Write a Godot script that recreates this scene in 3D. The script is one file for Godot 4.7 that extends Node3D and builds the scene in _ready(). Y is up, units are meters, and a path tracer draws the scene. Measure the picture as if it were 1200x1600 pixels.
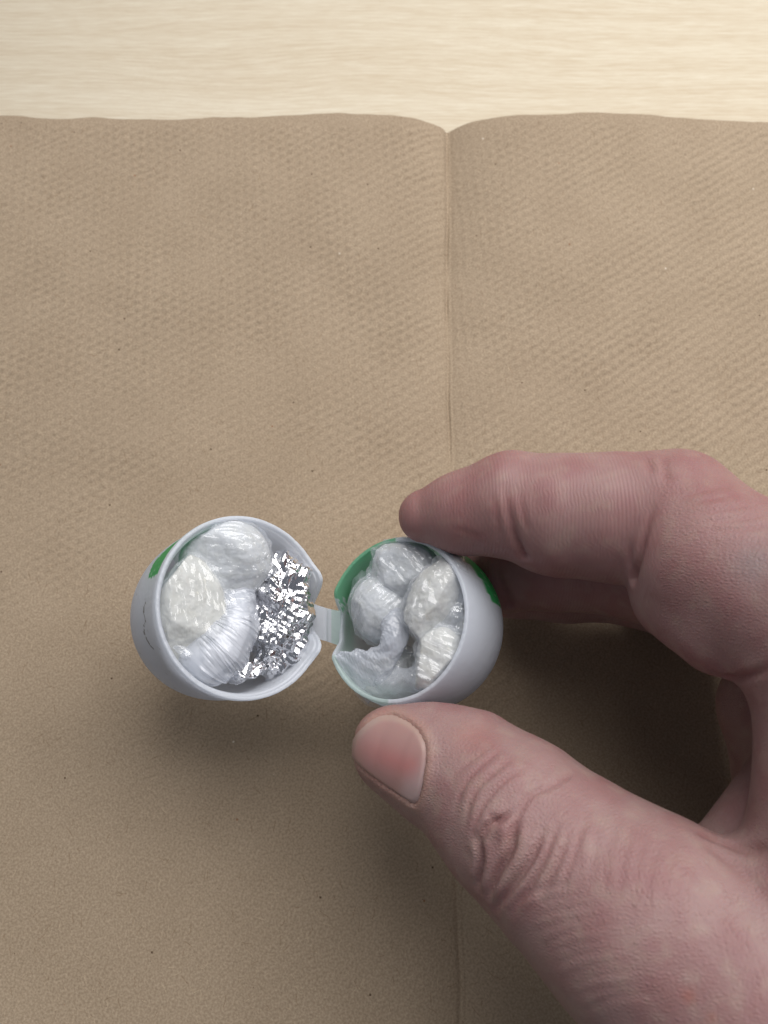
extends Node3D
# Close-up: an opened two-part plastic capsule with wrapped lumps inside, held by a hand over a brown paper towel on a light wooden table.
# Lengths below are in millimetres unless a name ends in _m; the scene itself is in metres.

const TILT := 20.0            # camera tilt from straight down, degrees
const EYE_UP := 200.0         # camera height over the table
const FOCAL := 1385.6         # pixels of the 1200 x 1600 photograph
const MM := 0.001

var cam_basis: Basis
var cam_at: Vector3
var rng := RandomNumberGenerator.new()
var used := {}

# ---------------------------------------------------------------- helpers
func numbered(called: String) -> String:
	var n: int = used.get(called, 0)
	used[called] = n + 1
	return called if n == 0 else "%s_%03d" % [called, n]

func ray(px: float, py: float) -> Vector3:
	return Vector3((px - 600.0) / FOCAL, (800.0 - py) / FOCAL, -1.0)

func at(px: float, py: float, depth: float) -> Vector3:      # camera axes, mm
	return ray(px, py) * depth

func to_world(p: Vector3) -> Vector3:
	return cam_at + cam_basis * (p * MM)

func build_mesh(v: PackedVector3Array, idx: PackedInt32Array, smooth := true, col := PackedColorArray(), uv := PackedVector2Array()) -> ArrayMesh:
	# idx is counter-clockwise seen from outside; emitted clockwise as Godot wants it. v in mm.
	var arr := []
	arr.resize(Mesh.ARRAY_MAX)
	if smooth:
		var nor := PackedVector3Array()
		nor.resize(v.size())
		for t in range(0, idx.size(), 3):
			var a := idx[t]; var b := idx[t + 1]; var c := idx[t + 2]
			var n := (v[b] - v[a]).cross(v[c] - v[a])
			nor[a] += n; nor[b] += n; nor[c] += n
		var vm := PackedVector3Array()
		vm.resize(v.size())
		for i in v.size():
			nor[i] = nor[i].normalized() if nor[i].length_squared() > 0.0 else Vector3.UP
			vm[i] = v[i] * MM
		var out := PackedInt32Array()
		out.resize(idx.size())
		for t in range(0, idx.size(), 3):
			out[t] = idx[t]; out[t + 1] = idx[t + 2]; out[t + 2] = idx[t + 1]
		arr[Mesh.ARRAY_VERTEX] = vm
		arr[Mesh.ARRAY_NORMAL] = nor
		arr[Mesh.ARRAY_INDEX] = out
		if col.size(): arr[Mesh.ARRAY_COLOR] = col
		if uv.size(): arr[Mesh.ARRAY_TEX_UV] = uv
	else:
		var vm := PackedVector3Array()
		var nor := PackedVector3Array()
		var cm := PackedColorArray()
		for t in range(0, idx.size(), 3):
			var a := idx[t]; var b := idx[t + 2]; var c := idx[t + 1]
			var n := -(v[b] - v[a]).cross(v[c] - v[a])
			if n.length_squared() < 1e-14: continue
			n = n.normalized()
			for k in [a, b, c]:
				vm.append(v[k] * MM); nor.append(n)
				if col.size(): cm.append(col[k])
		arr[Mesh.ARRAY_VERTEX] = vm
		arr[Mesh.ARRAY_NORMAL] = nor
		if col.size(): arr[Mesh.ARRAY_COLOR] = cm
	var m := ArrayMesh.new()
	m.add_surface_from_arrays(Mesh.PRIMITIVE_TRIANGLES, arr)
	return m

func part(called: String, mesh: Mesh, mat: Material, parent: Node3D, label := "") -> MeshInstance3D:
	var o := MeshInstance3D.new()
	o.name = called
	o.mesh = mesh
	o.material_override = mat
	parent.add_child(o, true)
	if label: o.set_meta("label", label)
	return o

func thing(called: String, label: String, category: String, place: Vector3, group := "") -> Node3D:
	# place in camera axes; the thing's own axes are turned like the camera's, so shapes can be given in mm offsets
	var o := Node3D.new()
	o.name = numbered(called)
	add_child(o)
	o.transform = Transform3D(cam_basis, to_world(place))
	o.set_meta("label", label)
	o.set_meta("category", category)
	if group: o.set_meta("group", group)
	return o

func tri_wave(x: float) -> float:
	return absf(x - floorf(x + 0.5)) * 2.0

func fold_set(s: int, n: int, f0: float, f1: float, grain := Vector3.ZERO) -> Array:
	var r := RandomNumberGenerator.new()
	r.seed = s
	var out := []
	for i in n:
		var d := Vector3(r.randfn(), r.randfn(), r.randfn()).normalized()
		d = (d - grain * d.dot(grain) * 0.88).normalized()       # creases run along the grain
		var f := f0 * pow(f1 / f0, float(i) / maxf(1.0, n - 1.0))
		out.append([d * f, r.randf() * 10.0, 1.0 / (f / f0)])
	return out

func fold(p: Vector3, folds: Array) -> float:
	# sum of triangle waves: flat facets with sharp creases, the way foil and film crumple
	var s := 0.0
	for f in folds:
		s += (tri_wave(p.dot(f[0]) + f[1]) - 0.5) * f[2]
	return s

var ico_cache := {}
func ico(level: int) -> Array:
	if ico_cache.has(level): return ico_cache[level]
	var g := (1.0 + sqrt(5.0)) / 2.0
	var v := PackedVector3Array()
	for p in [[-1, g, 0], [1, g, 0], [-1, -g, 0], [1, -g, 0], [0, -1, g], [0, 1, g], [0, -1, -g], [0, 1, -g], [g, 0, -1], [g, 0, 1], [-g, 0, -1], [-g, 0, 1]]:
		v.append(Vector3(p[0], p[1], p[2]).normalized())
	var f := PackedInt32Array([0, 11, 5, 0, 5, 1, 0, 1, 7, 0, 7, 10, 0, 10, 11, 1, 5, 9, 5, 11, 4, 11, 10, 2, 10, 7, 6, 7, 1, 8, 3, 9, 4, 3, 4, 2, 3, 2, 6, 3, 6, 8, 3, 8, 9, 4, 9, 5, 2, 4, 11, 6, 2, 10, 8, 6, 7, 9, 8, 1])
	for l in level:
		var mid := {}
		var nf := PackedInt32Array()
		for t in range(0, f.size(), 3):
			var m := [0, 0, 0]
			for k in 3:
				var a := f[t + k]; var b := f[t + (k + 1) % 3]
				var key := mini(a, b) * 1000000 + maxi(a, b)
				if not mid.has(key):
					mid[key] = v.size()
					v.append((v[a] + v[b]).normalized())
				m[k] = mid[key]
			for q in [f[t], m[0], m[2], f[t + 1], m[1], m[0], f[t + 2], m[2], m[1], m[0], m[1], m[2]]:
				nf.append(q)
		f = nf
	ico_cache[level] = [v, f]
	return ico_cache[level]

func grid_idx(nu: int, nv: int, wrap_u: bool) -> PackedInt32Array:
	# rows of nu points, nv rows; u runs counter-clockwise round, v runs "up": outward faces are CCW
	var idx := PackedInt32Array()
	for j in nv - 1:
		for i in (nu if wrap_u else nu - 1):
			var a := j * nu + i
			var b := j * nu + (i + 1) % nu
			idx.append_array([a, b, b + nu, a, b + nu, a + nu])
	return idx

func noise(s: int, freq: float, kind := FastNoiseLite.TYPE_SIMPLEX_SMOOTH, octaves := 3) -> FastNoiseLite:
	var n := FastNoiseLite.new()
	n.seed = s
	n.frequency = freq
	n.noise_type = kind
	n.fractal_octaves = octaves
	if octaves <= 1: n.fractal_type = FastNoiseLite.FRACTAL_NONE
	return n

func noise_tex(n: FastNoiseLite, size: int, normal := false, bump := 4.0) -> NoiseTexture2D:
	var t := NoiseTexture2D.new()
	t.width = size
	t.height = size
	t.seamless = true
	t.noise = n
	if normal:
		t.as_normal_map = true
		t.bump_strength = bump
	return t

func lin(r: float, g: float, b: float, a := 1.0) -> Color:
	var c := Color(r, g, b, a).linear_to_srgb()
	c.a = a
	return c

# ---------------------------------------------------------------- scene
func _ready() -> void:
	rng.seed = 7
	var t := deg_to_rad(TILT)
	cam_basis = Basis(Vector3.RIGHT, Vector3(0, sin(t), -cos(t)), Vector3(0, cos(t), sin(t)))
	cam_at = Vector3(0, EYE_UP * MM, 0)
	set_camera_and_light()
	make_materials()
	table_top()
	paper_towel()
	capsule()
	left_contents()
	right_contents()
	hand()

func set_camera_and_light() -> void:
	var cam := Camera3D.new()
	cam.name = "camera"
	cam.keep_aspect = Camera3D.KEEP_HEIGHT
	var att := CameraAttributesPhysical.new()
	att.frustum_focal_length = 12.0 / (800.0 / FOCAL)
	att.frustum_focus_distance = 0.165
	att.frustum_near = 0.01
	att.frustum_far = 20.0
	att.exposure_aperture = 19.0
	cam.attributes = att
	cam.fov = rad_to_deg(2.0 * atan(800.0 / FOCAL))
	cam.near = 0.01
	cam.far = 20.0
	add_child(cam)
	cam.transform = Transform3D(cam_basis, cam_at)
	cam.current = true

	var env := Environment.new()
	env.background_mode = Environment.BG_COLOR
	env.background_color = lin(0.155, 0.165, 0.188)
	env.background_energy_multiplier = 1.0
	env.tonemap_mode = Environment.TONE_MAPPER_LINEAR
	env.tonemap_exposure = 0.92
	env.sdfgi_enabled = true
	env.ssao_enabled = true
	env.ssil_enabled = true
	var we := WorldEnvironment.new()
	we.name = "environment"
	we.environment = env
	add_child(we)
	# a wide lamp over the table and a ceiling panel further off, both on the far side of the table (the photographer stands on the near side)
	area_light("overhead_light", Vector3(0.33, 0.6, -0.42), Vector2(0.85, 0.65), Color(1.0, 0.99, 0.985), 1.0)
	area_light("ceiling_light", Vector3(-0.9, 1.6, -1.9), Vector2(1.2, 0.6), Color(1.0, 0.99, 0.985), 2.0)

func area_light(called: String, pos: Vector3, size: Vector2, c: Color, energy: float) -> void:
	var l := AreaLight3D.new()
	l.name = called
	l.area_size = size
	l.light_color = c
	l.light_energy = energy
	l.set("area_range", 6.0)
	l.set("area_attenuation", 2.0)
	l.shadow_enabled = true
	add_child(l)
	l.transform = Transform3D(Basis(Vector3.RIGHT, Vector3(0, 0, -1), Vector3.UP), pos)   # -z points down

var M := {}
func make_materials() -> void:
	var shell := StandardMaterial3D.new()
	shell.resource_name = "milky_plastic"
	shell.albedo_color = Color.WHITE
	shell.vertex_color_use_as_albedo = true
	shell.roughness = 0.34
	shell.metallic_specular = 0.5
	shell.backlight_enabled = true
	shell.backlight = Color(1.0, 1.0, 1.0)
	shell.heightmap_enabled = true
	shell.heightmap_texture = noise_tex(noise(31, 0.02, FastNoiseLite.TYPE_SIMPLEX_SMOOTH, 4), 512)
	shell.heightmap_scale = 0.006
	shell.uv1_triplanar = true
	shell.uv1_scale = Vector3.ONE * 60.0
	M.shell = shell

	var film := StandardMaterial3D.new()
	film.resource_name = "clear_film"
	film.transparency = BaseMaterial3D.TRANSPARENCY_ALPHA
	film.albedo_color = Color(0.93, 0.95, 0.98, 0.17)
	film.roughness = 0.06
	film.metallic_specular = 0.7
	M.film = film
	var milky: StandardMaterial3D = film.duplicate()
	milky.resource_name = "gathered_film"
	milky.albedo_color = Color(0.90, 0.92, 0.96, 0.42)
	milky.roughness = 0.2
	M.milky = milky

	var powder := StandardMaterial3D.new()
	powder.resource_name = "white_lump"
	powder.vertex_color_use_as_albedo = true
	powder.roughness = 0.55
	powder.heightmap_enabled = true
	powder.heightmap_texture = noise_tex(noise(5, 0.03, FastNoiseLite.TYPE_SIMPLEX_SMOOTH, 5), 512)
	powder.heightmap_scale = 0.003
	powder.uv1_triplanar = true
	powder.uv1_scale = Vector3.ONE * 80.0
	M.powder = powder

	var foil := StandardMaterial3D.new()
	foil.resource_name = "foil"
	foil.albedo_color = Color(0.93, 0.93, 0.94)
	foil.metallic = 1.0
	foil.roughness = 0.11
	M.foil = foil

	var nail := StandardMaterial3D.new()
	nail.resource_name = "nail"
	nail.vertex_color_use_as_albedo = true
	nail.roughness = 0.42
	nail.clearcoat_enabled = true
	nail.clearcoat = 0.2
	nail.clearcoat_roughness = 0.22
	nail.metallic_specular = 0.5
	nail.subsurf_scatter_enabled = true
	nail.subsurf_scatter_strength = 0.08
	M.nail = nail

	var skin := StandardMaterial3D.new()
	skin.resource_name = "skin"
	skin.vertex_color_use_as_albedo = true
	skin.roughness = 0.5
	skin.metallic_specular = 0.42
	skin.subsurf_scatter_enabled = true
	skin.subsurf_scatter_strength = 0.1
	var cells := noise(77, 0.045, FastNoiseLite.TYPE_CELLULAR, 2)
	cells.cellular_return_type = FastNoiseLite.RETURN_DISTANCE2_SUB
	skin.heightmap_enabled = true
	skin.heightmap_texture = noise_tex(cells, 512)
	skin.heightmap_scale = 0.016
	skin.uv1_triplanar = true
	skin.uv1_scale = Vector3(64, 100, 80)
	M.skin = skin
	# the undersides of the fingers carry fine ridges running across them
	var ridged: StandardMaterial3D = skin.duplicate()
	ridged.resource_name = "ridged_skin"
	var rn := noise(78, 0.012, FastNoiseLite.TYPE_SIMPLEX_SMOOTH, 2)
	var rm := noise(79, 0.03, FastNoiseLite.TYPE_SIMPLEX_SMOOTH, 2)
	var im := Image.create(512, 512, false, Image.FORMAT_L8)
	for y in 512:
		for x in 512:
			var edge := smoothstep(0.0, 60.0, float(mini(mini(x, 511 - x), mini(y, 511 - y))))
			var ph := x * TAU * 34.0 / 512.0 + edge * rn.get_noise_2d(x, y) * 4.5
			var amp := 0.55 + 0.45 * rm.get_noise_2d(x, y) * edge
			var l := 0.5 + 0.38 * sin(ph) * amp + 0.12 * rm.get_noise_2d(x * 4.0, y * 4.0) * edge
			im.set_pixel(x, y, Color(l, l, l))
	ridged.heightmap_texture = ImageTexture.create_from_image(im)
	ridged.heightmap_scale = 0.008
	ridged.uv1_scale = Vector3(52, 52, 52)
	M.ridged = ridged

# ---------------------------------------------------------------- table and paper
func table_top() -> void:
	var w := 1024
	var h := 1024
	var streak := noise(3, 1.0, FastNoiseLite.TYPE_SIMPLEX_SMOOTH, 3)
	var band := noise(4, 1.0, FastNoiseLite.TYPE_SIMPLEX_SMOOTH, 2)
	var bytes := PackedByteArray()
	bytes.resize(w * h * 3)
	var k := 0
	for j in h:
		for i in w:
			var x := i * 0.35          # mm across the grain texture: 358 mm by 205 mm
			var z := j * 0.20
			var wv := band.get_noise_2d(x * 0.006, z * 0.02) * 4.0
			var s := streak.get_noise_2d(x * 0.03, (z + wv) * 0.9)
			var b := band.get_noise_2d(x * 0.004 + 50.0, (z + wv) * 0.12)
			var f := streak.get_noise_2d(x * 0.10 + 90.0, (z + wv) * 2.4)
			var v := s * 0.55 + b * 0.35 + f * 0.75
			var c := Color(0.81, 0.772, 0.69).lerp(Color(0.71, 0.640, 0.535), clampf(0.32 + v * 0.5, 0, 1))
			bytes[k] = int(c.r * 255.0); bytes[k + 1] = int(c.g * 255.0); bytes[k + 2] = int(c.b * 255.0)
			k += 3
	var mat := StandardMaterial3D.new()
	mat.resource_name = "light_wood"
	mat.albedo_texture = ImageTexture.create_from_image(Image.create_from_data(w, h, false, Image.FORMAT_RGB8, bytes))
	mat.roughness = 0.45
	var m := BoxMesh.new()
	m.size = Vector3(1.3, 0.025, 0.8)
	var st := SurfaceTool.new()
	st.begin(Mesh.PRIMITIVE_TRIANGLES)
	var bx := 0.65
	var z0 := -0.55
	var z1 := 0.35
	var c := [Vector3(-bx, 0, z0), Vector3(bx, 0, z0), Vector3(bx, 0, z1), Vector3(-bx, 0, z1), Vector3(-bx, -0.025, z0), Vector3(bx, -0.025, z0), Vector3(bx, -0.025, z1), Vector3(-bx, -0.025, z1)]
	for q in [[0, 1, 2, 3], [7, 6, 5, 4], [3, 2, 6, 7], [1, 0, 4, 5], [2, 1, 5, 6], [0, 3, 7, 4]]:
		for e in [0, 1, 2, 0, 2, 3]:
			var p: Vector3 = c[q[e]]
			st.set_uv(Vector2(p.x / 0.358 + 0.37, (p.z - p.y) / 0.205 + 0.21))
			st.add_vertex(p)
	st.generate_normals()
	var o := MeshInstance3D.new()
	o.name = "table_top"
	o.mesh = st.commit()
	o.material_override = mat
	o.set_meta("kind", "structure")
	o.set_meta("label", "pale wooden table top with fine straight grain")
	add_child(o)

func paper_height(x: float, z: float, nz: FastNoiseLite, jit: FastNoiseLite) -> float:
	var far := clampf((-z - 40.0) / 150.0, 0.0, 1.0)          # 1 at the far edge
	var xc := 15.6 + 2.6 * far + jit.get_noise_2d(0.0, z * 0.3) * 0.4
	var u := x - xc
	var amp := lerpf(1.6, 6.6, far * far)
	var rise := 1.0 - exp(-absf(u) / (5.5 if u < 0.0 else 9.0))
	var slope := 1.0 - (clampf((u - 35.0) / 70.0, 0.0, 1.0) * 0.62 if u > 0.0 else 0.16 * (1.0 - cos(clampf(-u / 70.0, 0, 2.2) * 2.4)))
	var h := 1.1 + amp * rise * slope + nz.get_noise_2d(x, z) * (0.6 + 0.5 * far)
	# embossed rows of small bumps
	var jx := jit.get_noise_2d(x * 1.6, z * 1.6) * 0.75
	var jz := jit.get_noise_2d(x * 1.6 + 300.0, z * 1.6) * 0.75
	var ca := (x + jx) * 0.819 - (z + jz) * 0.574
	var cb := (x + jx) * 0.574 + (z + jz) * 0.819
	var e1 := cos(ca * TAU / 2.8) * cos(cb * TAU / 4.6)
	var e := 0.75 * pow(maxf(e1, 0.0), 1.2) - 0.10 * maxf(-e1, 0.0) + 0.42 * cos(cb * TAU / 2.3)
	e *= 0.70 + 0.6 * clampf(0.4 + nz.get_noise_2d(x * 3.0 + 500.0, z * 3.0), 0.0, 1.0)
	var fade := 0.16 + 0.84 * smoothstep(-15.0, -120.0, z + jit.get_noise_2d(x * 0.2, z * 0.2 + 90.0) * 40.0)
	h += e * 0.27 * fade * (1.0 - exp(-absf(u) / 2.5)) * smoothstep(-187.0, -183.0, z)
	# the pressed fold itself: a fine raised bead in the groove
	var wob := 0.7 + 0.6 * jit.get_noise_2d(z * 0.5, 400.0)
	h += 0.26 * wob * exp(-u * u / 0.08) - (0.4 + 0.6 * far) * wob * exp(-(u + 0.6) * (u + 0.6) / 0.25) - 0.06 * exp(-(u - 0.6) * (u - 0.6) / 0.16)
	h = maxf(h, 0.12)
	return h

func paper_towel() -> void:
	var nz := noise(12, 0.012, FastNoiseLite.TYPE_SIMPLEX_SMOOTH, 2)
	var jit := noise(13, 0.09, FastNoiseLite.TYPE_SIMPLEX_SMOOTH, 2)
	var edge := noise(14, 0.03, FastNoiseLite.TYPE_SIMPLEX_SMOOTH, 3)
	var x0 := -135.0
	var x1 := 135.0
	var zf := -187.3
	var zn := 75.0
	var xs := PackedFloat32Array()
	var xw := x0
	while xw < x1:
		xs.append(xw)
		xw += 0.16 if absf(xw - 17.0) < 4.5 else 0.52
	xs.append(x1)
	var nx := xs.size()
	var nn := 520
	var v := PackedVector3Array()
	var uv := PackedVector2Array()
	for j in nn:
		var tj := float(j) / (nn - 1)
		for i in nx:
			var x := xs[i]
			var z := lerpf(zn, zf + edge.get_noise_2d(x, 0.0) * 1.2, tj)
			v.append(Vector3(x, paper_height(x, z, nz, jit), z))
			uv.append(Vector2((x - x0) / 270.0, (z + 190.0) / 270.0))
	var mesh := build_mesh(v, grid_idx(nx, nn, false), true, PackedColorArray(), uv)
	# colour: flecked recycled pulp, with dark specks and pale fibres
	var s := 2048
	var n1 := noise(21, 0.2, FastNoiseLite.TYPE_SIMPLEX_SMOOTH, 3).get_image(s, s)
	var n2 := noise(22, 0.006, FastNoiseLite.TYPE_SIMPLEX_SMOOTH, 3).get_image(s, s)
	var a := n1.get_data()
	var b := n2.get_data()
	var bytes := PackedByteArray()
	bytes.resize(s * s * 3)
	var lut := []
	for q in 256:
		var f := (q / 255.0 - 0.5)
		lut.append(Vector3(157.0 + f * 46.0, 139.5 + f * 45.0, 118.0 + f * 43.0))
	var k := 0
	for q in s * s:
		var c: Vector3 = lut[clampi(int(a[q] * 0.85 + b[q] * 0.15), 0, 255)]
		bytes[k] = int(c.x); bytes[k + 1] = int(c.y); bytes[k + 2] = int(c.z)
		k += 3
	var im := Image.create_from_data(s, s, false, Image.FORMAT_RGB8, bytes)
	var hm := Image.create(s, s, false, Image.FORMAT_L8)
	var n3 := noise(23, 0.30, FastNoiseLite.TYPE_SIMPLEX_SMOOTH, 3).get_image(s, s)
	var soft := n3.get_data()
	for q in soft.size(): soft[q] = 64 + (soft[q] >> 1)
	n3 = Image.create_from_data(s, s, false, n3.get_format(), soft)
	hm.blit_rect(n3, Rect2i(0, 0, s, s), Vector2i.ZERO)
	var r := RandomNumberGenerator.new()
	r.seed = 99
	for q in 5200:       # fibres
		var p := Vector2(r.randf() * s, r.randf() * s)
		var ang := r.randfn(PI / 2, 0.5) if r.randf() < 0.6 else r.randf() * PI
		var d := Vector2.from_angle(ang)
		var pale := r.randf() < 0.55
		var tone := Color8(184, 164, 138) if pale else Color8(124, 103, 80)
		var curve := r.randfn() * 0.04
		for l in r.randi_range(5, 17):
			if p.x >= 0 and p.y >= 0 and p.x < s and p.y < s:
				im.set_pixelv(Vector2i(p), im.get_pixelv(Vector2i(p)).lerp(tone, 0.55))
				hm.set_pixelv(Vector2i(p), Color(0.85, 0.85, 0.85) if pale else Color(0.3, 0.3, 0.3))
			p += d
			d = d.rotated(curve)
	for q in 9000:       # short creping lines along the sheet
		var p := Vector2i(r.randi_range(0, s - 1), r.randi_range(0, s - 22))
		var dark := r.randf_range(0.25, 0.42)
		for l in r.randi_range(5, 16):
			hm.set_pixel(p.x, p.y + l, Color(dark, dark, dark))
	for q in 620:        # specks
		var p := Vector2i(r.randi_range(4, s - 5), r.randi_range(4, s - 5))
		var big := r.randf()
		var dark := Color8(70, 54, 40) if r.randf() < 0.62 else (Color8(226, 216, 200) if r.randf() < 0.5 else Color8(128, 88, 62))
		var rad := 1 if big < 0.85 else (2 if big < 0.985 else 3)
		for dy in range(-rad, rad + 1):
			for dx in range(-rad, rad + 1):
				if dx * dx + dy * dy <= rad * rad * r.randf_range(0.5, 1.0):
					var q2 := p + Vector2i(dx, dy)
					im.set_pixelv(q2, im.get_pixelv(q2).lerp(dark, 0.75))
	var mat := StandardMaterial3D.new()
	mat.resource_name = "brown_paper"
	mat.albedo_texture = ImageTexture.create_from_image(im)
	mat.roughness = 0.9
	mat.metallic_specular = 0.25
	mat.heightmap_enabled = true
	mat.heightmap_texture = ImageTexture.create_from_image(hm)
	mat.heightmap_scale = 0.014
	mat.rim_enabled = true
	mat.rim = 0.15
	var o := MeshInstance3D.new()
	o.name = "paper_towel"
	o.mesh = mesh
	o.material_override = mat
	o.set_meta("label", "unfolded brown paper towel with embossed dots and a fold down its middle")
	o.set_meta("category", "paper towel")
	add_child(o)

# ---------------------------------------------------------------- capsule
const LEFT_C := Vector3(384, 947, 159.5)
const RIGHT_C := Vector3(615, 966, 160.0)
var left_frame: Transform3D     # camera axes, mm; y = out of the mouth, x = towards the hinge
var right_frame: Transform3D

func mouth_frame(c: Vector3, tilt: float, lean: float, hinge_to: float) -> Transform3D:
	var n := Vector3(sin(deg_to_rad(tilt)), sin(deg_to_rad(lean)), 0)
	n.z = sqrt(1.0 - n.x * n.x - n.y * n.y)
	var x := Vector3(hinge_to, 0, 0)
	x = (x - n * x.dot(n)).normalized()
	return Transform3D(Basis(x, n, x.cross(n)), at(c.x, c.y, c.z))

func plane_pt(fr: Transform3D, px: float, py: float, sink: float) -> Vector3:
	# where the sight line to a pixel crosses the mouth's plane sunk into the cup by that many mm
	var n := fr.basis.y
	var o := fr.origin - n * sink
	var d := ray(px, py)
	return d * (o.dot(n) / d.dot(n))

func profile_curve(pts: Array, per: int) -> PackedVector2Array:
	var out := PackedVector2Array()
	for i in pts.size() - 1:
		var p: Vector2 = pts[i]
		var q: Vector2 = pts[i + 1]
		for k in per:
			out.append(p.lerp(q, float(k) / per))
	out.append(pts[-1])
	return out

func shell_mesh(outline: PackedVector2Array, notch: Callable, paint: Callable) -> ArrayMesh:
	var seg := 288
	var v := PackedVector3Array()
	var col := PackedColorArray()
	var n := outline.size()
	for j in n:
		for i in seg:
			var a := TAU * i / seg
			var p := outline[j]
			var dip: float = notch.call(wrapf(a, -PI, PI))
			var y := p.y
			if y > -11.0:
				y = -11.0 + (y + 11.0) * (11.0 - dip) / 11.0
			v.append(Vector3(p.x * cos(a), y, -p.x * sin(a)))
			col.append(paint.call(wrapf(a, -PI, PI), y, j, n))
	return build_mesh(v, grid_idx(seg, n, true), true, col)

func dome(r: float, y0: float, y1: float, power: float, steps: int) -> Array:
	var out := []
	for k in steps + 1:
		var a := PI / 2 * k / steps
		out.append(Vector2(r * pow(maxf(cos(a), 0.0), 2.0 / power) + 0.001, y0 + (y1 - y0) * pow(sin(a), 2.0 / power)))
	return out

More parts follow.
